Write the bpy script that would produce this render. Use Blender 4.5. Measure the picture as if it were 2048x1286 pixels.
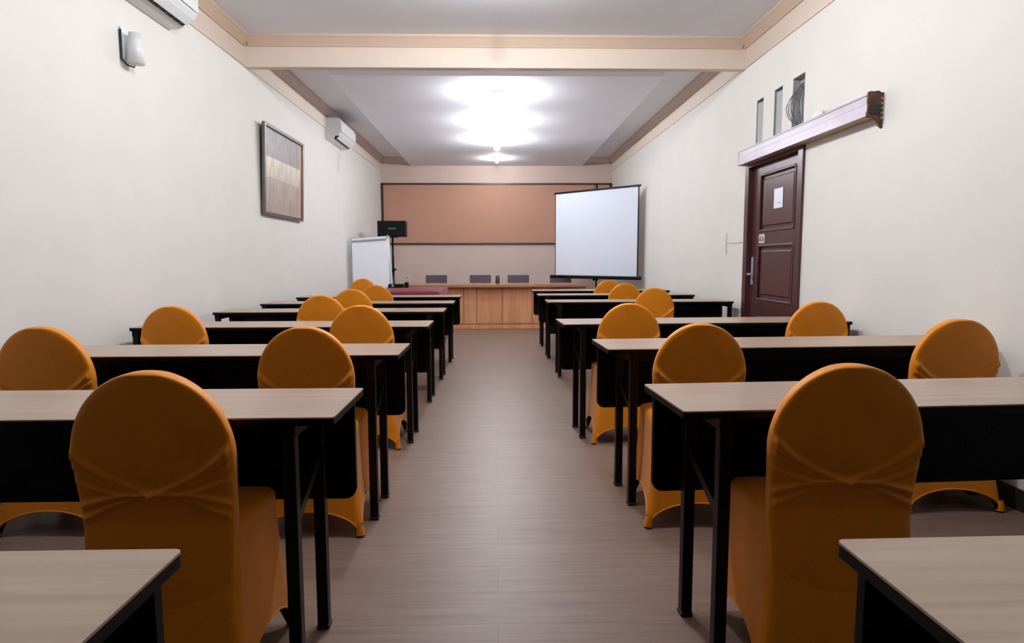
import bpy, bmesh, math, random
from mathutils import Vector, Matrix
PI = math.pi
random.seed(7)
for o in list(bpy.data.objects): bpy.data.objects.remove(o)
S = bpy.context.scene
C = S.collection

# ------------------------------------------------------------------ camera, world, exposure
cam_d = bpy.data.cameras.new('camera')
cam = bpy.data.objects.new('camera', cam_d); C.objects.link(cam)
cam.location = (0, 0, 1.16)
from mathutils import Euler
cam.rotation_euler = (Euler((PI/2 - 0.09808, 0, -0.02468)).to_matrix() @ Matrix.Rotation(math.radians(-0.15), 3, 'Z')).to_euler()
cam_d.sensor_fit = 'HORIZONTAL'; cam_d.sensor_width = 36.0
cam_d.lens = 1250/2048*36.0
cam_d.clip_start = 0.02
S.camera = cam
W = bpy.data.worlds.new('world'); S.world = W; W.use_nodes = True
W.node_tree.nodes['Background'].inputs[0].default_value = (0.95, 0.92, 0.90, 1)
W.node_tree.nodes['Background'].inputs[1].default_value = 0.004
S.view_settings.view_transform = 'Standard'
S.view_settings.look = 'None'
S.view_settings.gamma = 1.0
S.view_settings.use_curve_mapping = False
S.view_settings.exposure = 0.0
BULB = 780.0            # emission of the ceiling bulbs
BULB_COL = (0.93, 0.96, 1.0)

XL, XR, YB, YF = -2.38, 2.42, 13.2, -0.9     # walls: left, right, far end, open end behind the camera
ZC, ZBEAM = 3.27, 2.985

# ------------------------------------------------------------------ materials
def new_mat(name):
    m = bpy.data.materials.new(name); m.use_nodes = True
    nt = m.node_tree; b = nt.nodes['Principled BSDF']
    return m, nt, b
def noise(nt, scale, detail=3, rough=0.5, mapping=(1, 1, 1), coord='Object'):
    tc = nt.nodes.new('ShaderNodeTexCoord'); mp = nt.nodes.new('ShaderNodeMapping')
    mp.inputs['Scale'].default_value = mapping
    nt.links.new(tc.outputs[coord], mp.inputs['Vector'])
    n = nt.nodes.new('ShaderNodeTexNoise'); n.inputs['Scale'].default_value = scale
    n.inputs['Detail'].default_value = detail; n.inputs['Roughness'].default_value = rough
    nt.links.new(mp.outputs['Vector'], n.inputs['Vector'])
    return n, mp
def ramp(nt, fac, stops):
    r = nt.nodes.new('ShaderNodeValToRGB'); e = r.color_ramp.elements
    while len(e) < len(stops): e.new(0.5)
    for i, (p, c) in enumerate(stops):
        e[i].position = p; e[i].color = (c[0], c[1], c[2], 1)
    nt.links.new(fac, r.inputs['Fac'])
    return r
def bump(nt, b, h, strength=0.1, dist=0.01):
    bp = nt.nodes.new('ShaderNodeBump'); bp.inputs['Strength'].default_value = strength
    bp.inputs['Distance'].default_value = dist
    nt.links.new(h, bp.inputs['Height']); nt.links.new(bp.outputs['Normal'], b.inputs['Normal'])
def mat(name, col, rough=0.5, metal=0.0, var=0.06, scale=8.0, bmp=0.0, spec=0.5, sheen=0.0, stretch=(1, 1, 1)):
    m, nt, b = new_mat(name)
    n, _ = noise(nt, scale, 4, 0.55, stretch)
    lo = [max(0, c*(1-var)) for c in col]; hi = [min(1, c*(1+var)) for c in col]
    r = ramp(nt, n.outputs['Fac'], [(0.3, lo), (0.7, hi)])
    nt.links.new(r.outputs['Color'], b.inputs['Base Color'])
    b.inputs['Roughness'].default_value = rough; b.inputs['Metallic'].default_value = metal
    b.inputs['Specular IOR Level'].default_value = spec
    if sheen: b.inputs['Sheen Weight'].default_value = sheen; b.inputs['Sheen Roughness'].default_value = 0.4
    if bmp: bump(nt, b, n.outputs['Fac'], bmp, 0.005)
    return m
def emis(name, col, s):
    m, nt, b = new_mat(name)
    b.inputs['Base Color'].default_value = (*col, 1)
    b.inputs['Emission Color'].default_value = (*col, 1); b.inputs['Emission Strength'].default_value = s
    return m
def wood(name, a, c, rough=0.4, scale=3.0, stretch=(1, 14, 14), bmp=0.03, spec=0.5):
    m, nt, b = new_mat(name)
    n, mp = noise(nt, scale, 8, 0.62, stretch)
    n2 = nt.nodes.new('ShaderNodeTexNoise'); n2.inputs['Scale'].default_value = scale*0.35; n2.inputs['Detail'].default_value = 2
    nt.links.new(mp.outputs['Vector'], n2.inputs['Vector'])
    mx = nt.nodes.new('ShaderNodeMath'); mx.operation = 'MULTIPLY_ADD'; mx.inputs[1].default_value = 0.6
    ms = nt.nodes.new('ShaderNodeMath'); ms.operation = 'MULTIPLY'; ms.inputs[1].default_value = 0.4
    nt.links.new(n2.outputs['Fac'], ms.inputs[0]); nt.links.new(n.outputs['Fac'], mx.inputs[0]); nt.links.new(ms.outputs[0], mx.inputs[2])
    r = ramp(nt, mx.outputs[0], [(0.35, a), (0.5, [(x+y)/2 for x, y in zip(a, c)]), (0.65, c)])
    nt.links.new(r.outputs['Color'], b.inputs['Base Color'])
    b.inputs['Roughness'].default_value = rough; b.inputs['Specular IOR Level'].default_value = spec
    bump(nt, b, n.outputs['Fac'], bmp, 0.003)
    return m
def floor_mat():
    m, nt, b = new_mat('laminate_floor')
    tc = nt.nodes.new('ShaderNodeTexCoord')
    br = nt.nodes.new('ShaderNodeTexBrick'); nt.links.new(tc.outputs['Object'], br.inputs['Vector'])
    br.inputs['Scale'].default_value = 1.0; br.inputs['Brick Width'].default_value = 2.3; br.inputs['Row Height'].default_value = 0.19
    br.inputs['Mortar Size'].default_value = 0.0014; br.inputs['Mortar Smooth'].default_value = 0.3; br.offset = 0.41
    br.inputs['Color1'].default_value = (0.200, 0.132, 0.104, 1); br.inputs['Color2'].default_value = (0.180, 0.118, 0.092, 1)
    br.inputs['Mortar'].default_value = (0.12, 0.08, 0.062, 1)
    n, mp = noise(nt, 2.5, 8, 0.65, (1, 16, 1))
    r = ramp(nt, n.outputs['Fac'], [(0.3, (0.74, 0.72, 0.70)), (0.7, (1.12, 1.10, 1.08))])
    mx = nt.nodes.new('ShaderNodeMix'); mx.data_type = 'RGBA'; mx.blend_type = 'MULTIPLY'; mx.inputs[0].default_value = 1.0
    nt.links.new(br.outputs['Color'], mx.inputs[6]); nt.links.new(r.outputs['Color'], mx.inputs[7])
    nt.links.new(mx.outputs[2], b.inputs['Base Color'])
    b.inputs['Roughness'].default_value = 0.43; b.inputs['Specular IOR Level'].default_value = 0.38
    bump(nt, b, n.outputs['Fac'], 0.06, 0.003)
    return m

M = dict(
    wall=mat('cream_paint', (0.735, 0.715, 0.68), 0.75, var=0.02, scale=3, bmp=0.02),
    endwall=mat('peach_paint', (0.68, 0.53, 0.46), 0.75, var=0.02, scale=3, bmp=0.02),
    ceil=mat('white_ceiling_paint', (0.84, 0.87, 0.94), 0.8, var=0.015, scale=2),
    cove=mat('beige_cornice_paint', (0.62, 0.47, 0.37), 0.7, var=0.02),
    beam=mat('pale_peach_paint', (0.74, 0.63, 0.54), 0.7, var=0.02),
    floor=floor_mat(),
    base=mat('dark_skirting', (0.025, 0.018, 0.015), 0.4),
    desk=wood('light_laminate', (0.32, 0.215, 0.155), (0.43, 0.31, 0.235), 0.3, 2.2, (1, 18, 18), 0.015),
    black=mat('black_laminate', (0.0035, 0.0028, 0.0025), 0.5, var=0.1, spec=0.12),
    blackm=mat('black_metal', (0.004, 0.0035, 0.0035), 0.42, spec=0.18),
    edge=mat('black_edge', (0.004, 0.004, 0.004), 0.45, spec=0.1),
    cloth=mat('golden_spandex', (0.72, 0.235, 0.007), 0.55, var=0.04, scale=14, spec=0.3, sheen=0.15),
    sole=mat('black_rubber', (0.01, 0.01, 0.01), 0.6),
    maroon=wood('maroon_wood', (0.050, 0.017, 0.020), (0.085, 0.030, 0.032), 0.32, 3, (10, 10, 1), 0.02),
    pelmet=mat('mauve_lacquer', (0.27, 0.19, 0.26), 0.32, var=0.2, scale=3, spec=0.5),
    pelmet_in=mat('raw_brown_board', (0.10, 0.045, 0.025), 0.8, var=0.4, scale=30, bmp=0.2),
    tan=mat('tan_board', (0.42, 0.29, 0.18), 0.7),
    panel=wood('honey_wood', (0.62, 0.27, 0.125), (0.76, 0.37, 0.19), 0.42, 2.5, (10, 10, 1), 0.02),
    ptop=wood('brown_polished_wood', (0.34, 0.16, 0.09), (0.46, 0.23, 0.13), 0.25, 2.5, (1, 12, 12), 0.02),
    board=mat('salmon_fabric', (0.54, 0.29, 0.205), 0.85, var=0.04, scale=60, bmp=0.1),
    frame=mat('dark_brown_frame', (0.03, 0.013, 0.010), 0.4),
    screen=mat('white_screen', (0.68, 0.72, 0.82), 0.85, var=0.01),
    paper=mat('white_paper', (0.84, 0.89, 0.97), 0.7, var=0.01),
    plastic=mat('white_plastic', (0.72, 0.74, 0.76), 0.35, var=0.01),
    grey=mat('grey_plastic', (0.30, 0.31, 0.33), 0.45),
    dark=mat('dark_slot', (0.015, 0.015, 0.017), 0.6),
    speaker=mat('speaker_black', (0.004, 0.006, 0.007), 0.7, bmp=0.2, scale=80, spec=0.15),
    silver=mat('brushed_silver', (0.17, 0.16, 0.15), 0.38, 0.9),
    red=mat('maroon_cloth', (0.16, 0.012, 0.025), 0.7, var=0.1, scale=10, sheen=0.1),
    purple=mat('purple_grey_fabric', (0.115, 0.085, 0.11), 0.8, scale=40),
    chrome=mat('chrome', (0.6, 0.6, 0.6), 0.15, 1.0),
    niche=mat('grey_channel', (0.36, 0.36, 0.35), 0.6, var=0.1),
    cable=mat('grey_cable', (0.12, 0.12, 0.14), 0.5),
    bulb=emis('bulb_glow', BULB_COL, BULB), bulb2=emis('bright_bulb_glow', (0.97, 0.985, 1.0), BULB*1.7),
)

# ------------------------------------------------------------------ helpers
def obj(name, bm, m, parent=None, smooth=False, loc=None, rot=None):
    me = bpy.data.meshes.new(name)
    bmesh.ops.recalc_face_normals(bm, faces=bm.faces)
    bm.to_mesh(me); bm.free()
    ms = m if isinstance(m, (list, tuple)) else [m]
    for x in ms: me.materials.append(x)
    if smooth:
        for p in me.polygons: p.use_smooth = True
    o = bpy.data.objects.new(name, me); C.objects.link(o)
    if parent: o.parent = parent
    if loc: o.location = loc
    if rot: o.rotation_euler = rot
    return o
def thing(name, label, cat, loc=(0, 0, 0), rz=0, group=None, rot=None):
    o = bpy.data.objects.new(name, None); C.objects.link(o)
    o.empty_display_size = 0.1
    o.location = loc; o.rotation_euler = rot if rot else (0, 0, rz)
    o['label'] = label; o['category'] = cat
    if group: o['group'] = group
    return o
def tag(o, label, cat, group=None):
    o['label'] = label; o['category'] = cat
    if group: o['group'] = group
    return o
def struct(name, bm, m, smooth=False):
    o = obj(name, bm, m, None, smooth); o['kind'] = 'structure'; return o
def box(bm, x0, x1, y0, y1, z0, z1, bev=0.0, mi=0, seg=2):
    b2 = bmesh.new()
    vs = [b2.verts.new((x, y, z)) for x in (x0, x1) for y in (y0, y1) for z in (z0, z1)]
    for f in ((0, 1, 3, 2), (4, 6, 7, 5), (0, 4, 5, 1), (2, 3, 7, 6), (0, 2, 6, 4), (1, 5, 7, 3)):
        b2.faces.new([vs[i] for i in f])
    bmesh.ops.recalc_face_normals(b2, faces=b2.faces)
    if bev: bmesh.ops.bevel(b2, geom=b2.edges[:], offset=bev, segments=seg, affect='EDGES', profile=0.5)
    merge(bm, b2, mi)
def merge(bm, b2, mi=0, mtx=None):
    mp = {}
    for v in b2.verts: mp[v] = bm.verts.new(mtx @ v.co if mtx else v.co)
    for f in b2.faces:
        try: nf = bm.faces.new([mp[v] for v in f.verts]); nf.material_index = mi
        except ValueError: pass
    b2.free()
def BX(*a, **k):
    bm = bmesh.new(); box(bm, *a, **k); return bm
def beam_between(bm, a, b, w, h=None, up=(0, 0, 1), bev=0.0):
    a, b = Vector(a), Vector(b); d = b-a; L = d.length; d.normalize()
    h = h or w; u = Vector(up)
    if abs(d.dot(u)) > 0.98: u = Vector((0, 1, 0))
    r = d.cross(u).normalized(); u = r.cross(d)
    b2 = bmesh.new(); box(b2, -w/2, w/2, 0, L, -h/2, h/2, bev)
    mt = Matrix((( r.x, d.x, u.x, a.x), (r.y, d.y, u.y, a.y), (r.z, d.z, u.z, a.z), (0, 0, 0, 1)))
    merge(bm, b2, 0, mt)
def tube(bm, pts, r, n=8, caps=True):
    pts = [Vector(p) for p in pts]; rings = []
    for i, p in enumerate(pts):
        d = (pts[min(i+1, len(pts)-1)]-pts[max(i-1, 0)]).normalized()
        u = Vector((0, 0, 1)) if abs(d.z) < 0.9 else Vector((1, 0, 0))
        a = d.cross(u).normalized(); b = a.cross(d)
        rr = r[i] if isinstance(r, (list, tuple)) else r
        rings.append([bm.verts.new(p+(a*math.cos(2*PI*k/n)+b*math.sin(2*PI*k/n))*rr) for k in range(n)])
    for i in range(len(rings)-1):
        for k in range(n):
            bm.faces.new([rings[i][k], rings[i][(k+1) % n], rings[i+1][(k+1) % n], rings[i+1][k]])
    if caps:
        bm.faces.new(rings[0][::-1]); bm.faces.new(rings[-1])
def prism(bm, poly, z0, z1, axis='z', bev=0.0):
    """poly: 2D outline extruded along axis"""
    b2 = bmesh.new()
    def P(a, b, c):
        return {'z': (a, b, c), 'y': (a, c, b), 'x': (c, a, b)}[axis]
    lo = [b2.verts.new(P(a, b, z0)) for a, b in poly]; hi = [b2.verts.new(P(a, b, z1)) for a, b in poly]
    n = len(poly)
    b2.faces.new(lo[::-1]); b2.faces.new(hi)
    for i in range(n): b2.faces.new([lo[i], lo[(i+1) % n], hi[(i+1) % n], hi[i]])
    bmesh.ops.recalc_face_normals(b2, faces=b2.faces)
    if bev:
        es = [e for e in b2.edges if (e.verts[0] in lo) == (e.verts[1] in lo)]
        bmesh.ops.bevel(b2, geom=es, offset=bev, segments=2, affect='EDGES', profile=0.5)
    merge(bm, b2)
def rrect(x0, x1, y0, y1, rs, n=6):
    """rounded rectangle; rs = radii at (x0y0, x1y0, x1y1, x0y1)"""
    out = []
    for (cx, cy, a0), r in zip(((x0, y0, PI), (x1, y0, 1.5*PI), (x1, y1, 0), (x0, y1, .5*PI)), rs):
        if r <= 0: out.append((cx, cy)); continue
        ox = cx+r if cx == x0 else cx-r; oy = cy+r if cy == y0 else cy-r
        for k in range(n+1):
            a = a0+k/n*PI/2; out.append((ox+r*math.cos(a), oy+r*math.sin(a)))
    return out
def sphere(bm, c, r, sz=1.0, n=16, m=10):
    b2 = bmesh.new(); bmesh.ops.create_uvsphere(b2, u_segments=n, v_segments=m, radius=r)
    for v in b2.verts: v.co.z *= sz; v.co += Vector(c)
    merge(bm, b2)
def dup(root, loc, rz, label, group=None):
    r = root.copy(); C.objects.link(r); r.location = loc; r.rotation_euler = (0, 0, rz)
    r['label'] = label
    if group: r['group'] = group
    for ch in list(root.children):
        c = ch.copy(); C.objects.link(c); c.parent = r
        for g in list(ch.children):
            d = g.copy(); C.objects.link(d); d.parent = c
    return r

# ------------------------------------------------------------------ room shell
T = 0.15
struct('floor', BX(XL-T, XR+T, YF, YB+T, -0.1, 0), M['floor'])
struct('wall_left', BX(XL-T, XL, YF, YB+T, 0, ZC+0.1), M['wall'])
struct('wall_back', BX(XL, XR, YB, YB+T, 0, ZC+0.1), M['endwall'])
# right wall has a door opening and three upright cable channels above it
DY0, DY1, DZ = 4.98, 6.02, 2.06
slots = [(5.75, 5.90), (5.37, 5.53), (4.985, 5.19)]
SZ0, SZ1 = 2.20, 2.62
bm = bmesh.new()
box(bm, XR, XR+T, YF, DY0, 0, SZ0); box(bm, XR, XR+T, DY1, YB+T, 0, SZ0)
box(bm, XR, XR+T, DY0, DY1, DZ, SZ0)
ys = [YF]
for a, b in sorted(slots): ys += [a, b]
ys.append(YB+T)
for i in range(0, len(ys), 2): box(bm, XR, XR+T, ys[i], ys[i+1], SZ0, SZ1)
box(bm, XR, XR+T, YF, YB+T, SZ1, ZC+0.1)
struct('wall_right', bm, M['wall'])
struct('ceiling', BX(XL-T, XR+T, YF, YB+T, ZC, ZC+0.1), M['ceil'])
struct('trim_1', BX(XL, XR, 6.18, 6.27, ZBEAM, ZC, bev=0.006), M['beam'])          # cross beam
bm = BX(-1.76, 1.80, 6.85, YB-0.002, 3.10, 3.165, bev=0.004)                        # dropped ceiling panel
struct('trim_2', bm, M['ceil'])
bm = BX(-1.62, 1.66, 6.98, YB-0.002, 3.165, ZC); struct('trim_3', bm, M['ceil'])      # its hidden core
def cornice(name, x_or_y, axis, a, b, sgn, m='cove'):
    """sloped cornice where wall meets ceiling"""
    prof = [(0, 3.17), (0.012, 3.17), (0.02, 3.185), (0.055, 3.235), (0.07, 3.25), (0.07, ZC), (0, ZC)]
    bm = bmesh.new()
    pts = [(x_or_y+sgn*p, z) for p, z in prof]
    if axis == 'y': prism(bm, pts, a, b, 'y')
    else: prism(bm, pts, a, b, 'x')
    return struct(name, bm, M[m])
cornice('trim_4', XL+0.012, 'y', YF, 6.18, 1); cornice('trim_5', XR-0.012, 'y', YF, 6.18, -1)
cornice('trim_6', 6.18, 'x', XL+0.05, XR-0.05, -1)
cornice('trim_7', XL+0.012, 'y', 6.27, YB, 1, 'beam'); cornice('trim_8', XR-0.012, 'y', 6.27, YB, -1, 'beam')
struct('trim_9', BX(XL, XL+0.012, YF, YB, ZBEAM+0.01, ZC), M['beam'])
struct('trim_10', BX(XR-0.012, XR, YF, YB, ZBEAM+0.01, ZC), M['beam'])
cornice('trim_11', YB, 'x', XL+0.05, XR-0.05, -1, 'beam')
struct('baseboard_left', BX(XL, XL+0.015, YF, YB, 0, 0.10, bev=0.003), M['base'])
bm = BX(XR-0.015, XR, YF, DY0-0.07, 0, 0.10, bev=0.003); box(bm, XR-0.015, XR, DY1+0.07, YB, 0, 0.10, bev=0.003)
struct('baseboard_right', bm, M['base'])
struct('baseboard_back', BX(XL+0.015, XR-0.015, YB-0.015, YB, 0, 0.10, bev=0.003), M['base'])

struct('trim_12', BX(-1.76, 1.80, 6.83, 6.85, 3.097, 3.168, bev=0.004), M['ceil'])  # front strip of the panel, painted white in place of light reaching it

# ------------------------------------------------------------------ ceiling lamps
def ceiling_lamp(y, z, label, r=0.045, m='bulb', drop=0.10):
    t = thing('ceiling_lamp', label, 'lamp', (0.02, y, z), 0, 'bulbs along the middle of the ceiling')
    bm = bmesh.new(); tube(bm, [(0, 0, 0), (0, 0, -0.018)], [0.075, 0.07], 20)
    tube(bm, [(0, 0, -0.018), (0, 0, -drop)], [0.025, 0.022], 14)
    obj('lamp_base', bm, M['plastic'], t)
    bm = bmesh.new(); sphere(bm, (0, 0, -drop-r*0.9), r); obj('bulb', bm, M[m], t, True)
    return t
ceiling_lamp(4.35, ZC, 'glowing ceiling bulb on the camera side of the cross beam, above the third row', m='bulb2')
ceiling_lamp(2.7, ZC, 'added ceiling bulb out of view nearest the camera, above the second row of desks', m='bulb2')  # unseen bulb, added to brighten the near walls
ceiling_lamp(7.45, 3.10, 'glowing ceiling bulb just beyond the cross beam, brightest glow on the panel')
ceiling_lamp(8.95, 3.10, 'glowing ceiling bulb between the brightest one and the small one')
ceiling_lamp(10.3, 3.10, 'small glowing ceiling bulb, second from the end wall')
ceiling_lamp(12.2, 3.10, 'tiny glowing bulb on the ceiling panel closest to the end wall', r=0.028, drop=0.04)

# ------------------------------------------------------------------ training desks
DW, DD, DH = 1.84, 0.38, 0.75
def make_desk(label, outer=-1):
    t = thing('training_desk', label, 'desk')
    x0, x1, y0, y1 = -DW/2, DW/2, -DD/2, DD/2
    bm = bmesh.new(); prism(bm, rrect(x0, x1, y0, y1, [0.011]*4), DH-0.004, DH, 'z'); top = obj('tabletop', bm, M['desk'], t)
    bm = bmesh.new(); prism(bm, rrect(x0, x1, y0, y1, [0.011]*4), DH-0.022, DH-0.004, 'z'); obj('edge_band', bm, M['edge'], top)
    bm = bmesh.new(); prism(bm, rrect(x0+0.025, x1-0.025, 0.395, DH-0.022, [0.035, 0.035, 0, 0]), y1-0.035, y1-0.017, 'y'); obj('modesty_panel', bm, M['black'], t)
    for sx in (-1, 1):
        xc = sx*(DW/2-(0.035 if sx == outer else 0.123))   # the wall-side legs stand nearer the end
        bm = BX(xc-0.0175, xc+0.0175, -0.185, -0.15, 0.012, DH-0.057, bev=0.003); l = obj('leg', bm, M['blackm'], t)
        obj('foot_cap', BX(xc-0.020, xc+0.020, -0.188, -0.147, 0, 0.014, bev=0.003), M['sole'], l)
        bm = BX(xc-0.0175, xc+0.0175, 0.075, 0.11, 0.012, DH-0.057, bev=0.003); l = obj('leg', bm, M['blackm'], t)
        obj('foot_cap', BX(xc-0.020, xc+0.020, 0.072, 0.113, 0, 0.014, bev=0.003), M['sole'], l)
        obj('side_rail', BX(xc-0.02, xc+0.02, -0.185, 0.155, DH-0.057, DH-0.022, bev=0.002), M['blackm'], t)
        bm = bmesh.new(); beam_between(bm, (xc, -0.17, 0.44), (xc, 0.165, 0.60), 0.018, 0.03); obj('brace', bm, M['blackm'], t)
    obj('cross_rail', BX(-DW/2+0.14, DW/2-0.14, 0.08, 0.105, DH-0.10, DH-0.065, bev=0.002), M['blackm'], t)
    return t
LX = -0.43-DW/2; RX = 0.50+DW/2
desks = [
    (LX-0.02, 0.68, 0.0, 'light-topped black desk at the bottom left corner, nearest on the left'),
    (LX, 1.81, 0.0, 'second desk from the camera on the left, behind the dark-backed chair'),
    (LX, 2.90, 0.0, 'third desk from the camera on the left, in front of two orange chairs'),
    (LX, 4.08, 0.0, 'fourth desk on the left, its wall end just left of a chair'),
    (LX, 5.22, 0.0, 'fifth desk on the left, between the row of two chairs and the first lone chair'),
    (LX+0.01, 6.20, 0.0, 'sixth desk on the left, next to last before the red-covered table'),
    (LX+0.02, 7.24, 0.0, 'farthest desk on the left, just before the red-covered table'),
    (RX, 0.695, 0.015, 'light-topped black desk at the bottom right corner, nearest on the right'),
    (RX-0.005, 1.89, 0.055, 'second desk from the camera on the right, behind the darkest right chair'),
    (RX+0.02, 3.07, 0.05, 'third desk from the camera on the right, between the two-chair rows'),
    (RX-0.035, 4.20, 0.05, 'fourth desk on the right, in front of the door'),
    (RX, 6.28, 0.0, 'first desk on the right beyond the door'),
    (RX-0.01, 7.46, 0.0, 'middle desk of the three beyond the door on the right'),
    (RX-0.01, 8.52, 0.0, 'farthest desk on the right, below the projection screen'),
]
GD = 'black training desks in two columns along the aisle'
protos = {-1: make_desk(desks[0][3], -1), 1: make_desk(desks[7][3], 1)}
for i, (x, y, a, lab) in enumerate(desks):
    p = protos[-1 if x < 0 else 1]
    if i in (0, 7): p.location = (x, y, 0); p.rotation_euler.z = a; p['group'] = GD; d_ = p
    else: d_ = dup(p, (x, y, 0), a, lab, GD)
    if i == 9: d_.scale.x = 1.02
    if i == 10: d_.scale.x = 1.05

# ------------------------------------------------------------------ chairs in stretch covers
def sup(t, hw, ht, n):
    c, s = math.cos(t), math.sin(t)
    return (hw*math.copysign(abs(c)**(2/n), c), ht*math.copysign(abs(s)**(2/n), s))
def make_chair(label):
    t = thing('banquet_chair', label, 'chair')
    # --- back cover: padded domed backrest
    bm = bmesh.new(); rings = []
    ZT, R, RV = 0.89, 0.20, 0.225; zs = []
    z = 0.24
    while z < ZT-RV: zs.append(z); z += 0.010 if z < 0.46 else 0.004
    for k in range(30):
        a = k/30*PI/2; zs.append(ZT-RV+RV*math.sin(a))
    zs.append(ZT-0.0002)
    def width(z):
        if z > ZT-RV: return R*math.sqrt(max(0.0, 1-((z-(ZT-RV))/RV)**2))
        return R-0.012*math.sin(min(1, (ZT-RV-z)/0.3)*PI/2)
    def yc(z):
        if z > 0.5: return -0.128-(z-0.5)*0.11
        return -0.128-(0.5-max(z, 0.36))*0.12
    V = Vector((0.0, 0.575))
    # pleat lines fanning from the gathered middle to the sides: (end x, end z, height, width)
    pl = []
    for sx in (-1, 1):
        pl += [(sx*0.20, 0.690, 0.0085, 0.008), (sx*0.20, 0.655, 0.0050, 0.0055), (sx*0.20, 0.615, 0.0035, 0.006), (sx*0.20, 0.535, 0.0045, 0.006), (sx*0.20, 0.495, 0.0045, 0.0065)]
    def pleat(x, z):
        s = 0
        for ex, ez, h, w in pl:
            a = V; b = Vector((ex, ez)); p = Vector((x, z)); d = b-a
            tt = max(0, min(1, (p-a).dot(d)/d.length_squared))
            q = a+d*tt; q.y -= 0.018*math.sin(tt*PI)*(1 if ez > 0.575 else -0.6)
            dd = (p-q).length; ww = w*(0.7+0.9*tt)
            s += 2.4*h*math.exp(-(dd/ww)**2)*(0.35+0.65*tt**0.5)
        s -= 0.004*math.exp(-((x/0.05)**2+((z-V.y)/0.03)**2))
        for k, (ax, az) in enumerate(((0.02, 0.74), (0.05, 0.71), (-0.04, 0.80))):   # faint diagonal wrinkles
            dz = (z-az)-(x-ax)*0.55
            s += 0.0009*math.exp(-(dz/0.006)**2)*math.exp(-((x-ax)/0.09)**2)
        return s
    NB, NF = 120, 36; N = NB+NF
    for z in zs:
        w = max(width(z), 0.001)
        edge = min(1, w/0.05); th = 0.024*edge**0.5
        ring = []
        for k in range(N):
            back = k < NB
            u = -1+2*k/NB if back else 1-2*(k-NB)/NF
            q = math.sin(u*PI/2)*0.72+u*0.28
            x = w*q; y = th*max(0.0, 1-abs(q)**6)**(1/6)
            fade = min(1, (1-abs(q))/0.06)
            if back: y = -y-pleat(x, z)*min(1, w/0.08)*fade-0.006*(1-q*q)*edge
            else: y += 0.010*(1-q*q)*edge
            ring.append(bm.verts.new((x, yc(z)+y, z)))
        rings.append(ring)
    for i in range(len(rings)-1):
        for k in range(N): bm.faces.new([rings[i][k], rings[i][(k+1) % N], rings[i+1][(k+1) % N], rings[i+1][k]])
    bm.faces.new(rings[-1]); bm.faces.new(rings[0][::-1])
    obj('back_cover', bm, M['cloth'], t, True)
    # --- seat cover with skirt stretched down to four feet
    bm = bmesh.new(); n = 22
    def skirt(u, z):  # u 0..4 around, corners at integers; returns (x, y)
        f = max(0, min(1, (0.45-z)/0.45))
        hx = 0.190+0.042*f**1.6; yr = -0.150-0.072*f; yf = 0.195+0.012*f
        k = int(u) % 4; s = u-int(u)
        crn = [(-hx, yr), (hx, yr), (hx, yf), (-hx, yf)]
        a = Vector(crn[k]); b = Vector(crn[(k+1) % 4]); p = a.lerp(b, s)
        d = (b-a).normalized(); nrm = Vector((d.y, -d.x))
        inw = 0.010*f*math.sin(s*PI)                     # stretched cloth pulls in between the feet
        p -= nrm*inw
        # round the corners
        c = Vector((0, (yr+yf)/2)); e = min(s, 1-s)
        if e < 0.08: p += (c-p).normalized()*0.014*(1-e/0.08)**1.6
        return p
    def zbot(u):
        s = u-int(u); e = abs(2*s-1); hw = 0.93
        side = int(u) % 2
        if e > hw: return 0.022
        return 0.022+(0.085 if side == 0 else 0.10)*math.sqrt(1-(e/hw)**2)
    us = []
    for k in range(4):
        for j in range(n*2): us.append(k+j/(n*2))
    rows = 26; grid = []
    for r in range(rows+1):
        v = r/rows; row = []
        for u in us:
            zb = zbot(u); z = 0.44*(1-v)+zb*v
            p = skirt(u, z); row.append(bm.verts.new((p.x, p.y, z)))
        grid.append(row)
    L = len(us)
    for r in range(rows):
        for k in range(L): bm.faces.new([grid[r][k], grid[r+1][k], grid[r+1][(k+1) % L], grid[r][(k+1) % L]])
    # domed seat top
    prev = grid[0]; cen = Vector((0, 0.015))
    for q, (sc, z) in enumerate(((0.985, 0.452), (0.95, 0.460), (0.85, 0.468), (0.6, 0.474), (0.3, 0.477))):
        ring = []
        for k in range(L):
            p = grid[0][k].co; v = cen+(Vector((p.x, p.y))-cen)*sc; ring.append(bm.verts.new((v.x, v.y, z)))
        for k in range(L): bm.faces.new([prev[k], prev[(k+1) % L], ring[(k+1) % L], ring[k]])
        prev = ring
    c = bm.verts.new((cen.x, cen.y, 0.478))
    for k in range(L): bm.faces.new([prev[k], prev[(k+1) % L], c])
    # rolled hem along the lower edge
    hem = [Vector(grid[rows][k].co) for k in range(L)]
    sc = obj('seat_cover', bm, M['cloth'], t, True)
    bm = bmesh.new(); tube(bm, hem+[hem[0]], 0.0035, 6, False); obj('hem', bm, M['cloth'], sc, True)
    for sx in (-1, 1):
        for yy in (-0.207, 0.195):
            bm = bmesh.new(); tube(bm, [(sx*0.218, yy, 0.0), (sx*0.218, yy, 0.012), (sx*0.196, yy*0.93, 0.06), (sx*0.15, yy*0.68, 0.3)], [0.017, 0.017, 0.011, 0.010], 12)
            l = obj('leg', bm, M['blackm'], t, True)
            bm = bmesh.new(); tube(bm, [(sx*0.218, yy, 0.008), (sx*0.217, yy, 0.03), (sx*0.215, yy, 0.055)], [0.018, 0.017, 0.012], 12, False)
            obj('foot_pocket', bm, M['cloth'], l, True)
    return t
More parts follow.
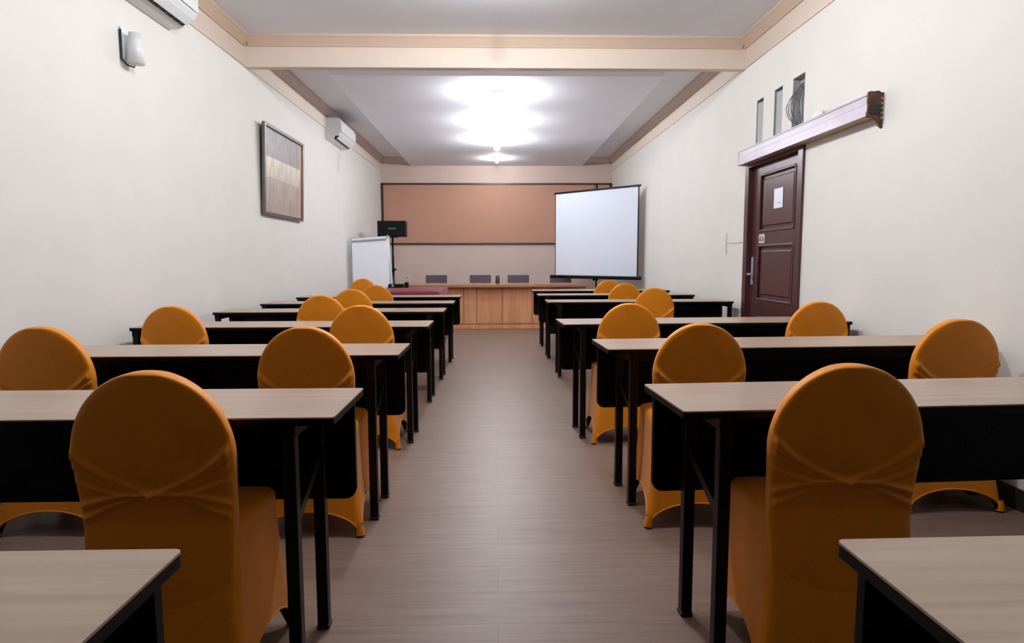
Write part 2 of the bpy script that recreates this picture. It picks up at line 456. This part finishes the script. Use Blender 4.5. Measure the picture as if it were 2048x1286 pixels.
chairs = [
    (-0.872, 1.715, 0.03, 'nearest orange-covered chair on the left, dark back filling the lower left'),
    (-0.800, 2.755, 0.02, 'orange-covered chair by the aisle in the second row on the left'),
    (-1.898, 2.80, -0.01, 'orange-covered chair at the left picture edge, second row against the left wall'),
    (-0.830, 3.98, 0.01, 'orange-covered chair by the aisle in the third row on the left'),
    (-1.960, 3.98, -0.01, 'orange-covered chair by the left wall in the third row'),
    (-1.385, 5.12, 0.02, 'lone orange-covered chair in the fourth row on the left'),
    (-1.365, 6.11, -0.02, 'lone orange-covered chair in the fifth row on the left'),
    (-1.345, 7.13, 0.03, 'lone orange-covered chair in front of the flip chart, sixth row on the left'),
    (-2.06, 9.62, 0.3, 'orange-covered chair at the foot of the flip chart near the left wall'),
    (0.930, 1.75, -0.05, 'nearest orange-covered chair on the right, dark back filling the lower right'),
    (0.880, 2.80, -0.04, 'orange-covered chair by the aisle in the second row on the right'),
    (2.095, 2.93, 0.0, 'orange-covered chair by the right wall at the right picture edge'),
    (0.835, 4.05, -0.02, 'orange-covered chair by the aisle in the third row on the right'),
    (2.070, 4.12, 0.0, 'orange-covered chair just right of the door, third row'),
    (1.530, 6.17, -0.03, 'orange-covered chair at the first desk beyond the door on the right'),
    (1.480, 7.35, 0.03, 'orange-covered chair at the middle desk beyond the door on the right'),
    (1.480, 8.41, 0.0, 'farthest orange-covered chair on the right, under the projection screen'),
]
GC = 'chairs in orange stretch covers at the desks'
proto = make_chair(chairs[0][3]); proto['group'] = GC
for i, (x, y, a, lab) in enumerate(chairs):
    if i == 0: proto.location = (x, y, 0); proto.rotation_euler.z = a
    else: dup(proto, (x, y, 0), a, lab, GC)

# ------------------------------------------------------------------ door and sliding rail box on the right wall
d = bpy.data.objects.new('door_1', None); C.objects.link(d); d['kind'] = 'structure'
d.location = (XR, (DY0+DY1)/2, 0)
hw = (DY1-DY0)/2
bm = bmesh.new()      # frame
box(bm, -0.02, 0.10, -hw-0.05, -hw+0.035, 0, DZ+0.03, bev=0.004); box(bm, -0.02, 0.10, hw-0.035, hw+0.05, 0, DZ+0.03, bev=0.004)
box(bm, -0.02, 0.10, -hw+0.035, hw-0.035, DZ-0.04, DZ+0.03, bev=0.004)
obj('door_frame', bm, M['maroon'], d)
bm = bmesh.new()      # leaf made of stiles, rails and sunk panels
a0, a1 = -hw+0.037, hw-0.037; zt = DZ-0.042
box(bm, 0.03, 0.07, a0, a0+0.12, 0.01, zt); box(bm, 0.03, 0.07, a1-0.16, a1, 0.01, zt)
box(bm, 0.03, 0.07, a0+0.12, a1-0.16, 1.93, zt); box(bm, 0.03, 0.07, a0+0.12, a1-0.16, 1.285, 1.42); box(bm, 0.03, 0.07, a0+0.12, a1-0.16, 0.62, 0.79)
box(bm, 0.03, 0.07, a0+0.12, a1-0.16, 0.01, 0.12)
box(bm, 0.048, 0.062, a0+0.11, a1-0.15, 0.1, 1.95)
lf = obj('door_leaf', bm, M['maroon'], d)
bm = bmesh.new()      # mouldings round the panels
for z0, z1 in ((1.42, 1.93), (0.79, 1.285), (0.12, 0.62)):
    y0, y1 = a0+0.12, a1-0.16
    for p in (((y0, z0), (y1, z0)), ((y1, z0), (y1, z1)), ((y1, z1), (y0, z1)), ((y0, z1), (y0, z0))):
        beam_between(bm, (0.034, *p[0]), (0.034, *p[1]), 0.022, 0.022, (1, 0, 0), 0.006)
    box(bm, 0.036, 0.05, y0+0.045, y1-0.045, z0+0.045, z1-0.045, bev=0.008)
obj('panel_moulding', bm, M['maroon'], lf)
bm = bmesh.new(); box(bm, 0.018, 0.03, a1-0.07, a1-0.03, 0.92, 1.18, bev=0.004); tube(bm, [(0.02, a1-0.05, 1.02), (-0.02, a1-0.05, 1.02), (-0.025, a1-0.15, 1.02)], 0.009, 10)
h = obj('door_handle', bm, M['grey'], lf); h['label'] = 'grey lever handle and plate'
t = thing('door_notice', 'white paper notice stuck on the upper panel of the maroon door', 'notice', (XR+0.033, 5.45, 1.69))
obj('sheet', BX(-0.0015, 0.0015, -0.085, 0.085, -0.085, 0.085), M['paper'], t)
obj('printed_line', BX(-0.0025, -0.0015, -0.05, 0.0, -0.045, -0.038), M['grey'], t)
t = thing('door_sign', 'small square silver toilet-style sign below the notice on the maroon door', 'sign', (XR+0.027, 5.75, 1.35))
obj('plate', BX(-0.002, 0.002, -0.06, 0.06, -0.04, 0.04, bev=0.0008), M['plastic'], t)
bm = bmesh.new()
for yy in (-0.03, 0.03):
    tube(bm, [(-0.003, yy, 0.018), (-0.004, yy, 0.018)], 0.008, 10); box(bm, -0.004, -0.002, yy-0.010, yy+0.010, -0.026, 0.008)
box(bm, -0.004, -0.002, -0.002, 0.002, -0.03, 0.03)
obj('pictogram', bm, M['dark'], t)

# pelmet box over the door
PX = 0.10; PY0, PY1, PZ0, PZ1 = 3.96, 6.06, 2.05, 2.185
t = thing('door_pelmet', 'long mauve pelmet box over the maroon door with a broken open end', 'pelmet', (XR, (PY0+PY1)/2, 0))
l = (PY1-PY0)/2
bm = BX(-PX, -PX+0.012, -l, l, PZ0, PZ0+0.078, bev=0.003); box(bm, -PX+0.004, -PX+0.012, -l, l, PZ0+0.076, PZ1, bev=0.002); obj('fascia', bm, M['pelmet'], t)
obj('lid', BX(-PX, -0.001, -l+0.002, l, PZ1-0.010, PZ1+0.002, bev=0.002), M['pelmet'], t)
obj('underside', BX(-PX+0.012, -0.001, -l+0.05, l, PZ0+0.002, PZ0+0.014), M['tan'], t)
obj('end_cap', BX(-PX, -0.001, l-0.012, l+0.001, PZ0, PZ1, bev=0.002), M['pelmet'], t)
obj('slide_rail', BX(-0.07, -0.03, -l+0.06, l-0.02, PZ1-0.06, PZ1-0.012), M['blackm'], t)
# ragged broken timber at the open end
rb = random.Random(3)
poly = [(-0.10, PZ0), (-0.095, PZ1-0.002)]
for k in range(7): poly.append((-0.095+0.016*k, PZ1+0.012+rb.uniform(-.004, .012)))
poly += [(0.0, PZ1+0.004), (0.0, PZ0-0.075), (-0.02, PZ0-0.06), (-0.035, PZ0-0.03), (-0.06, PZ0-0.006)]
bm = bmesh.new(); prism(bm, [(x-0.001, z) for x, z in poly], -l-0.006, -l+0.012, 'y')
obj('broken_end', bm, M['pelmet_in'], t)
obj('socket_opening', BX(-0.085, -0.02, -l-0.010, -l-0.005, PZ0+0.01, PZ0+0.065), M['dark'], t)
bm = bmesh.new(); 
for k in range(5):
    z = PZ0+0.03*k-0.02; box(bm, -0.016, -0.004, -l-0.013, -l-0.006, z, z+0.014, bev=0.002)
obj('splinter', bm, M['tan'], t)

# three upright channels above the pelmet
for i, ((a, b), lab) in enumerate(zip(slots, ('narrow grey channel in the right wall, farthest of three above the pelmet', 'grey channel in the right wall, middle of three above the pelmet', 'open wall channel full of loose cables, nearest above the pelmet'))):
    t = thing('wall_channel', lab, 'cable channel', (XR, (a+b)/2, 0), 0, 'upright channels above the door')
    h2 = (b-a)/2; bm = bmesh.new()
    box(bm, 0.06, 0.068, -h2, h2, SZ0, SZ1); box(bm, 0.0, 0.06, -h2, -h2+0.006, SZ0, SZ1); box(bm, 0.0, 0.06, h2-0.006, h2, SZ0, SZ1)
    box(bm, 0.0, 0.06, -h2, h2, SZ1-0.006, SZ1)
    obj('channel_lining', bm, M['niche'], t)
    if i < 2: obj('cover_strip', BX(0.008, 0.02, -h2+0.006, h2-(0.03 if i else 0.01), SZ0, SZ1-0.03), M['niche'], t)
    else:
        obj('back_box', BX(0.045, 0.059, -h2+0.05, h2-0.03, SZ0+0.02, SZ1-0.15, bev=0.004), M['grey'], t)
rc = random.Random(11)
a, b = slots[2]
t = thing('cable_bundle', 'tangle of grey cables spilling from the open wall channel over the door', 'cables', (XR, (a+b)/2, 0))
for k in range(9):
    bm = bmesh.new(); y = rc.uniform(-.07, .07); pts = []
    out = rc.uniform(0.0, 0.05); sw = 0
    if k > 4: out = rc.uniform(0.06, 0.075); sw = rc.uniform(0.03, 0.11)
    for j in range(14):
        f = j/13; z = SZ1-0.06-f*(0.36-rc.uniform(0, .01))
        yy = y*(1-0.4*math.sin(f*PI))+sw*math.sin(f*PI)*1.3+rc.uniform(-.003, .003)
        pts.append((0.035-out*math.sin(f*PI), yy, z))
    tube(bm, pts, 0.0035, 6); obj('cable', bm, M['cable'], t, True)
bm = bmesh.new(); sphere(bm, (0, 0, 0), 0.075, 0.5, 20, 10)
t = tag(obj('cable_grommet', bm, M['plastic'], None, True, loc=(XR-0.025, 4.72, PZ1+0.041)), 'small pale dome on top of the pelmet, right of the cables', 'grommet')
t.scale = (0.3, 1, 1)
bm = bmesh.new(); tube(bm, [(0, 0, 0), (0, 0.01, -0.10), (0, 0.0, -0.22)], 0.003, 6); tube(bm, [(0, 0, -0.10), (0, -0.3, -0.11), (0, -0.42, -0.10)], 0.002, 6)
tag(obj('thin_cable', bm, M['niche'], None, True, loc=(XR-0.003, 6.55, 1.43)), 'thin pale wire on the right wall just left of the door', 'wire')

# ------------------------------------------------------------------ end wall: pin board, outlet
t = thing('pin_board', 'wide salmon fabric pin board with dark frame on the end wall', 'board', (0, YB, 0))
bx0, bx1, bz0, bz1 = XL+0.03, XR-0.03, 1.50, 2.73
obj('fabric_panel', BX(bx0+0.02, bx1-0.02, -0.018, -0.001, bz0+0.01, bz1-0.01), M['board'], t)
for a_, b_ in (((bx0, bz0), (bx1, bz0)), ((bx0, bz1), (bx1, bz1)), ((bx0, bz0), (bx0, bz1)), ((bx1, bz0), (bx1, bz1))):
    bm = bmesh.new(); w = 0.034
    box(bm, min(a_[0], b_[0])-w/2, max(a_[0], b_[0])+w/2, -0.035, -0.001, min(a_[1], b_[1])-w/2, max(a_[1], b_[1])+w/2, bev=0.003)
    obj('frame_rail' if a_[1] == b_[1] else 'frame_stile', bm, M['frame'], t)
t = thing('wall_outlet', 'small pale socket low on the end wall left of the head table', 'outlet', (-1.87, YB, 0.80))
obj('plate', BX(-0.04, 0.04, -0.010, -0.001, -0.04, 0.04, bev=0.003), M['plastic'], t)
obj('socket', BX(-0.02, 0.02, -0.013, -0.010, -0.02, 0.02), M['grey'], t)

# ------------------------------------------------------------------ head table
HX0, HX1, HY0, HY1 = -1.55, 1.52, 10.55, 11.25
t = thing('head_table', 'long honey-wood head table with panelled front across the far end', 'table', (0, 0, 0))
outl = []
for k in range(25):            # gently bowed front edge
    f = k/24; outl.append((HX0+(HX1-HX0)*f, HY0-0.06-0.10*math.sin(f*PI)))
outl += [(HX1+0.02, HY1-0.05), (HX1-0.04, HY1), (HX0+0.04, HY1), (HX0-0.02, HY1-0.05)]
bm = bmesh.new(); prism(bm, outl, 0.71, 0.752, 'z'); obj('tabletop', bm, M['ptop'], t)
bm = bmesh.new(); box(bm, -1.30, 0.95, HY0+0.012, HY0+0.03, 0.07, 0.71); box(bm, -1.30, -1.28, HY0+0.03, HY1-0.05, 0.07, 0.71); box(bm, 0.93, 0.95, HY0+0.03, HY1-0.05, 0.07, 0.71)
obj('carcass', bm, M['ptop'], t)
obj('plinth', BX(-1.32, 0.97, HY0-0.01, HY1-0.08, 0, 0.07, bev=0.004), M['panel'], t)
xs = [-1.30, -0.93, -0.555, -0.335, 0.10, 0.60, 0.95]
for i in range(6):
    a_, b_ = xs[i]+0.007, xs[i+1]-0.007
    p = obj('front_panel', BX(a_, b_, HY0-0.004, HY0+0.011, 0.085, 0.700, bev=0.002), M['panel'], t)
    if i in (1, 3, 4):
        bm = bmesh.new()
        for s in ((a_+0.03, b_-0.03, 0.60, 0.612), (a_+0.03, b_-0.03, 0.11, 0.122), (a_+0.03, a_+0.042, 0.122, 0.60), (b_-0.042, b_-0.03, 0.122, 0.60)): box(bm, s[0], s[1], HY0-0.010, HY0-0.0045, s[2], s[3])
        obj('panel_moulding', bm, M['panel'], p)
obj('end_support', BX(1.28, 1.46, HY0+0.05, HY1-0.08, 0, 0.71, bev=0.01), M['ptop'], t)
obj('end_apron', BX(0.955, 1.51, HY0-0.03, HY0-0.008, 0.60, 0.708, bev=0.006), M['ptop'], t)

# low-backed chairs behind the head table
def make_fchair(label):
    t = thing('conference_chair', label, 'chair')
    obj('backrest', BX(-0.205, 0.205, -0.035, 0.0, 0.52, 0.875, bev=0.012), M['purple'], t)
    obj('seat', BX(-0.21, 0.21, -0.46, -0.03, 0.42, 0.475, bev=0.015), M['purple'], t)
    for sx in (-1, 1):
        bm = bmesh.new(); tube(bm, [(sx*0.19, -0.015, 0), (sx*0.19, -0.01, 0.45), (sx*0.19, 0.005, 0.82)], 0.011, 10); obj('leg', bm, M['chrome'], t, True)
        bm = bmesh.new(); tube(bm, [(sx*0.19, -0.44, 0), (sx*0.19, -0.43, 0.42)], 0.011, 10); obj('leg', bm, M['chrome'], t, True)
    return t
fl = [(-1.16, 12.15, 'purple-grey chair back, leftmost of those behind the head table'), (-0.31, 12.10, 'purple-grey chair back behind the head table, left of the small black holder'),
      (0.42, 12.05, 'purple-grey chair back behind the head table, right of the small black holder'), (1.23, 12.0, 'dark chair behind the head table, partly under the projection screen')]
GF = 'low-backed chairs behind the head table'
proto = make_fchair(fl[0][2]); proto['group'] = GF
for i, (x, y, lab) in enumerate(fl):
    if i == 0: proto.location = (x, y, 0)
    else: dup(proto, (x, y, 0), 0, lab, GF)
bm = bmesh.new(); tube(bm, [(0, 0, 0), (0, 0, 0.006), (0, 0, 0.13), (0, 0, 0.133)], [0.034, 0.036, 0.034, 0.028], 16)
tag(obj('pen_holder', bm, M['dark'], None, True, loc=(0.02, 11.05, 0.752)), 'small upright black holder standing on the head table', 'holder')

# ------------------------------------------------------------------ maroon covered table
t = thing('side_table', 'low table under the maroon cloth left of the head table', 'table', (-1.24, 9.17, 0))
tw, td, th = 0.46, 0.70, 0.735
obj('tabletop', BX(-tw, tw, -td, td, th-0.03, th, bev=0.003), M['ptop'], t)
for sx in (-1, 1):
    for sy in (-1, 1): obj('leg', BX(sx*(tw-0.05)-0.02, sx*(tw-0.05)+0.02, sy*(td-0.05)-0.02, sy*(td-0.05)+0.02, 0, th-0.03), M['blackm'], t)
bm = bmesh.new(); n = 120; rr = random.Random(5)
def per(f, ox, oy):
    f = f % 1; s = f*4; k = int(s); q = s-k
    c = [(-ox, -oy), (ox, -oy), (ox, oy), (-ox, oy)]
    a_, b_ = Vector(c[k]), Vector(c[(k+1) % 4]); return a_.lerp(b_, q)
rows = []
for (e, z, wv) in ((0.0, th+0.006, 0), (0.012, th-0.004, 0), (0.016, th-0.05, 0.003), (0.022, th-0.2, 0.010), (0.03, th-0.4, 0.016), (0.035, 0.05, 0.020)):
    row = []
    for k in range(n):
        p = per(k/n, tw+e, td+e); w = math.sin(k/n*2*PI*17)*wv+math.sin(k/n*2*PI*29+1)*wv*0.4
        d_ = p.normalized(); row.append(bm.verts.new((p.x+d_.x*w, p.y+d_.y*w, z)))
    rows.append(row)
for i in range(len(rows)-1):
    for k in range(n): bm.faces.new([rows[i][k], rows[i][(k+1) % n], rows[i+1][(k+1) % n], rows[i+1][k]])
bm.faces.new(rows[0])
tag(obj('tablecloth', bm, M['red'], None, True, loc=(-1.24, 9.17, 0)), 'maroon cloth draped over the low table beside the head table', 'tablecloth')
t = thing('projector', 'flat black device lying on the maroon cloth by the flip chart', 'device', (-1.53, 9.72, th+0.006))
obj('housing', BX(-0.13, 0.10, -0.1, 0.1, 0.004, 0.055, bev=0.008), M['blackm'], t)
bm = bmesh.new(); tube(bm, [(-0.06, -0.1, 0.03), (-0.06, -0.115, 0.03)], 0.02, 14); obj('lens', bm, M['grey'], t, True)
obj('foot', BX(-0.1, 0.08, -0.08, 0.08, 0, 0.005), M['sole'], t)
tag(obj('small_box', BX(-0.028, 0.028, -0.03, 0.03, 0, 0.085, bev=0.004), M['blackm'], None, loc=(-1.375, 9.62, th+0.006)), 'small black box standing on the maroon cloth beside the flat device', 'box')

# ------------------------------------------------------------------ flip chart
t = thing('flip_chart', 'white flip chart board leaning on an easel by the left wall', 'flip chart', (-2.02, 10.1, 0), 0, None, (0, 0, 0.0))
til = Matrix.Rotation(math.radians(-4), 4, 'Y') @ Matrix.Rotation(math.radians(-5), 4, 'X')
def tl(o): o.matrix_local = Matrix.Translation((0.02, 0, 1.08)) @ til
o = obj('board', BX(-0.32, 0.32, 0.004, 0.022, -0.45, 0.455, bev=0.004), M['grey'], t); tl(o)
o = obj('paper_pad', BX(-0.312, 0.312, -0.012, 0.003, -0.46, 0.445, bev=0.001), M['paper'], t); tl(o)
o = obj('paper_curl', BX(0.23, 0.312, -0.016, -0.011, -0.53, -0.44, bev=0.001), M['paper'], t); tl(o)
o = obj('clamp_bar', BX(-0.27, 0.27, -0.03, -0.013, 0.385, 0.415, bev=0.005), M['grey'], t); tl(o)
for pts in (((-0.30, 0.01, 1.50), (-0.26, -0.12, 0)), ((0.30, 0.01, 1.45), (0.36, -0.12, 0)), ((0.0, 0.04, 1.50), (0.02, 0.50, 0))):
    bm = bmesh.new(); tube(bm, [Vector(pts[0])+Vector((0, .025, 0)), pts[1]], 0.012, 10); obj('leg', bm, M['grey'], t, True)
bm = bmesh.new(); tube(bm, [(0, 0, 0), (0, 0, 0.06)], [0.01, 0.006], 8); o = obj('hook', bm, M['grey'], t, True); o.location = (0.28, 0.02, 1.51)

# ------------------------------------------------------------------ loudspeaker on stand
t = thing('speaker_stand', 'black pole stand under the loudspeaker, right of the flip chart', 'stand', (-1.80, 11.0, 0))
bm = bmesh.new(); tube(bm, [(0, 0, 0.12), (0, 0, 1.0)], 0.022, 14); obj('pole', bm, M['blackm'], t, True)
bm = bmesh.new(); tube(bm, [(0, 0, 0.9), (0, 0, 1.555)], 0.017, 14); obj('inner_pole', bm, M['blackm'], t, True)
bm = bmesh.new(); tube(bm, [(0, 0, 0.97), (0, 0, 1.03)], 0.032, 14); tube(bm, [(0, 0, 1.0), (0.06, 0, 1.0)], 0.012, 8); obj('collar', bm, M['blackm'], t, True)
obj('top_plate', BX(-0.09, 0.09, -0.07, 0.07, 1.553, 1.565), M['blackm'], t)
for k in range(3):
    a_ = k*2*PI/3+0.4; bm = bmesh.new(); tube(bm, [(0, 0, 0.55), (0.42*math.cos(a_), 0.42*math.sin(a_), 0.012)], 0.011, 8)
    l = obj('leg', bm, M['blackm'], t, True)
    bm = bmesh.new(); tube(bm, [(0.40*math.cos(a_), 0.40*math.sin(a_), 0.0), (0.40*math.cos(a_), 0.40*math.sin(a_), 0.03)], 0.016, 8); obj('rubber_foot', bm, M['sole'], l, True)
t = thing('loudspeaker', 'black wide loudspeaker on the pole stand before the pin board', 'loudspeaker', (-1.80, 11.0, 1.565), 0.04)
obj('cabinet', BX(-0.24, 0.24, -0.13, 0.15, 0, 0.27, bev=0.006), M['blackm'], t)
obj('grille', BX(-0.232, 0.232, -0.145, -0.131, 0.008, 0.262, bev=0.004), M['speaker'], t)
o = obj('badge', BX(-0.06, 0.075, -0.149, -0.1455, 0.125, 0.148, bev=0.001), M['silver'], t); o['label'] = 'small silver badge'

# ------------------------------------------------------------------ projection screen
A_ = Vector((1.07, 11.4, 0)); B_ = Vector((2.30, 10.15, 0)); mid = (A_+B_)/2; ang = math.atan2((B_-A_).y, (B_-A_).x); hwid = (B_-A_).length/2
t = thing('projection_screen', 'white portable projection screen on a black tripod, right of the pin board', 'screen', (mid.x, mid.y, 0), ang)
obj('screen_fabric', BX(-hwid+0.012, hwid-0.02, -0.0015, 0.0015, 0.885, 2.335), M['screen'], t)
bm = BX(-hwid-0.02, hwid+0.03, -0.012, 0.012, 2.33, 2.362, bev=0.004); obj('top_bar', bm, M['blackm'], t)
bm = bmesh.new(); prism(bm, rrect(-0.035, 0.035, 0.83, 0.888, [0.02]*4), -hwid-0.09, hwid+0.05, 'x'); obj('roller_case', bm, M['blackm'], t)
for sx in (-1, 1): obj('edge_strip', BX(sx*hwid-0.012 if sx > 0 else -hwid-0.002, sx*hwid+0.004 if sx > 0 else -hwid+0.012, -0.004, 0.004, 0.885, 2.335), M['blackm'], t)
bm = bmesh.new(); tube(bm, [(0, 0.06, 0.12), (0, 0.06, 2.44)], 0.014, 10); obj('pole', bm, M['blackm'], t, True)
bm = bmesh.new(); tube(bm, [(0, 0.06, 2.43), (0, 0.0, 2.425), (0, 0.0, 2.36)], 0.006, 8); obj('hanging_hook', bm, M['blackm'], t, True)
obj('case_bracket', BX(-0.03, 0.03, 0.0, 0.075, 0.80, 0.90), M['blackm'], t)
for k in range(3):
    a_ = k*2*PI/3+0.5; bm = bmesh.new(); tube(bm, [(0, 0.06, 0.45), (0.36*math.cos(a_), 0.06+0.36*math.sin(a_), 0.01)], 0.011, 8)
    l = obj('leg', bm, M['blackm'], t, True)
    bm = bmesh.new(); tube(bm, [(0.35*math.cos(a_), 0.06+0.35*math.sin(a_), 0.0), (0.35*math.cos(a_), 0.06+0.35*math.sin(a_), 0.025)], 0.015, 8); obj('rubber_foot', bm, M['sole'], l, True)

# ------------------------------------------------------------------ left wall: picture, air conditioners, wall lamp
PW, PH = 1.27, 0.92
t = thing('framed_picture', 'silver-framed pale picture with painted reflections, leaning out from the left wall', 'picture', (XL+0.012, 7.09, 1.63), 0, None, (0, math.radians(2.3), 0))
w = 0.035
bm = bmesh.new()
for a_ in ((-PW/2, -PW/2+w, 0, PH), (PW/2-w, PW/2, 0, PH), (-PW/2+w, PW/2-w, 0, w), (-PW/2+w, PW/2-w, PH-w, PH)): box(bm, 0.0, 0.035, a_[0], a_[1], a_[2], a_[3], bev=0.006)
obj('frame', bm, M['silver'], t)
obj('backing', BX(-0.006, 0.0, -PW/2+0.01, PW/2-0.01, 0.01, PH-0.01), M['dark'], t)
m, nt, b = new_mat('picture_reflection')  # bands and soft patches paint the room's reflection in the glass
tc = nt.nodes.new('ShaderNodeTexCoord'); sep = nt.nodes.new('ShaderNodeSeparateXYZ'); nt.links.new(tc.outputs['Object'], sep.inputs[0])
nn, _ = noise(nt, 3, 3, 0.5)
ad = nt.nodes.new('ShaderNodeMath'); ad.operation = 'MULTIPLY_ADD'; ad.inputs[1].default_value = 0.02
nt.links.new(nn.outputs['Fac'], ad.inputs[0]); nt.links.new(sep.outputs['Z'], ad.inputs[2])
r = ramp(nt, ad.outputs[0], [(0.0, (0.50, 0.42, 0.37)), (0.08, (0.42, 0.33, 0.29)), (0.40, (0.44, 0.37, 0.33)), (0.41, (0.60, 0.53, 0.43)), (0.60, (0.68, 0.62, 0.52)), (0.615, (0.27, 0.25, 0.24)), (1.0, (0.30, 0.28, 0.28))])
sal = nt.nodes.new('ShaderNodeMapRange'); sal.inputs['From Min'].default_value = 0.535; sal.inputs['From Max'].default_value = 0.545
nt.links.new(sep.outputs['Y'], sal.inputs['Value'])
n3, _ = noise(nt, 5, 2, 0.5, (1, 2.5, 1)); r3 = ramp(nt, n3.outputs['Fac'], [(0.4, (0.82, 0.80, 0.80)), (0.55, (1, 1, 1))])
m3 = nt.nodes.new('ShaderNodeMix'); m3.data_type = 'RGBA'; m3.blend_type = 'MULTIPLY'; m3.inputs[0].default_value = 1.0
nt.links.new(r.outputs['Color'], m3.inputs[6]); nt.links.new(r3.outputs['Color'], m3.inputs[7])
m4 = nt.nodes.new('ShaderNodeMix'); m4.data_type = 'RGBA'; m4.inputs[7].default_value = (0.66, 0.33, 0.25, 1)
nt.links.new(sal.outputs['Result'], m4.inputs[0]); nt.links.new(m3.outputs[2], m4.inputs[6])
nt.links.new(m4.outputs[2], b.inputs['Base Color']); b.inputs['Roughness'].default_value = 0.4
obj('print', BX(0.002, 0.012, -PW/2+w-0.004, PW/2-w+0.004, w-0.004, PH-w+0.004), m, t)

def make_ac(label, loc):
    """wall unit: x = out from the wall, y = along"""
    t = thing('air_conditioner', label, 'air conditioner', loc, 0, 'white split air conditioners on the left wall')
    L2 = 0.45
    prof = [(0.0, 0.0), (0.0, 0.30), (0.17, 0.30), (0.205, 0.285), (0.222, 0.25), (0.225, 0.16), (0.215, 0.10), (0.19, 0.065), (0.175, 0.055)]
    bm = bmesh.new(); prism(bm, prof + [(0.13, 0.050), (0.115, 0.020), (0.08, 0.004)], -L2, L2, 'y', bev=0.004); obj('housing', bm, M['plastic'], t)
    bm = bmesh.new(); prism(bm, [(0.116, 0.016), (0.131, 0.047), (0.178, 0.053), (0.172, 0.040)], -L2+0.03, L2-0.03, 'y'); obj('air_outlet', bm, M['dark'], t)
    bm = bmesh.new(); prism(bm, [(0.150, 0.018), (0.156, 0.014), (0.197, 0.058), (0.191, 0.062)], -L2+0.035, L2-0.035, 'y'); obj('louvre', bm, M['plastic'], t)
    bm = bmesh.new()
    for k in range(9): y = -0.36+0.09*k; box(bm, 0.122, 0.162, y-0.001, y+0.001, 0.018, 0.046)
    obj('vane', bm, M['grey'], t)
    bm = bmesh.new(); prism(bm, [(0.2255, 0.11), (0.228, 0.112), (0.2285, 0.24), (0.2245, 0.25)], -L2+0.01, L2-0.01, 'y'); obj('front_cover', bm, M['plastic'], t)
    return t
ac = make_ac('white air conditioner cut off at the top left of the picture', (XL, 4.35, 2.835))
dup(ac, (XL, 9.45, 2.845), 0, 'white air conditioner farther along the left wall, beyond the framed picture')
bm = bmesh.new(); tube(bm, [(0.05, 0, 0), (0.03, -0.02, -0.06), (0.006, -0.06, -0.16), (0.006, -0.06, -0.34)], 0.006, 6); 
tag(obj('power_cord', bm, M['plastic'], None, True, loc=(XL, 9.75, 2.842)), 'pale cord hanging down the wall under the far air conditioner', 'cord')

t = thing('wall_lamp', 'unlit white wall lamp below the near air conditioner', 'lamp', (XL, 4.22, 2.52))
obj('back_plate', BX(0.0, 0.014, -0.045, 0.045, -0.09, 0.12, bev=0.005), M['plastic'], t)
bm = bmesh.new(); tube(bm, [(0.012, -0.05, 0.10), (0.012, -0.05, -0.08), (0.03, -0.03, -0.115), (0.06, 0, -0.12), (0.07, 0, -0.09)], 0.006, 8); obj('arm', bm, M['dark'], t, True)
bm = bmesh.new(); tube(bm, [(0.072, 0, -0.105), (0.072, 0, -0.10), (0.072, 0, 0.09)], [0.028, 0.052, 0.036], 20); obj('lamp_shade', bm, M['plastic'], t, True)
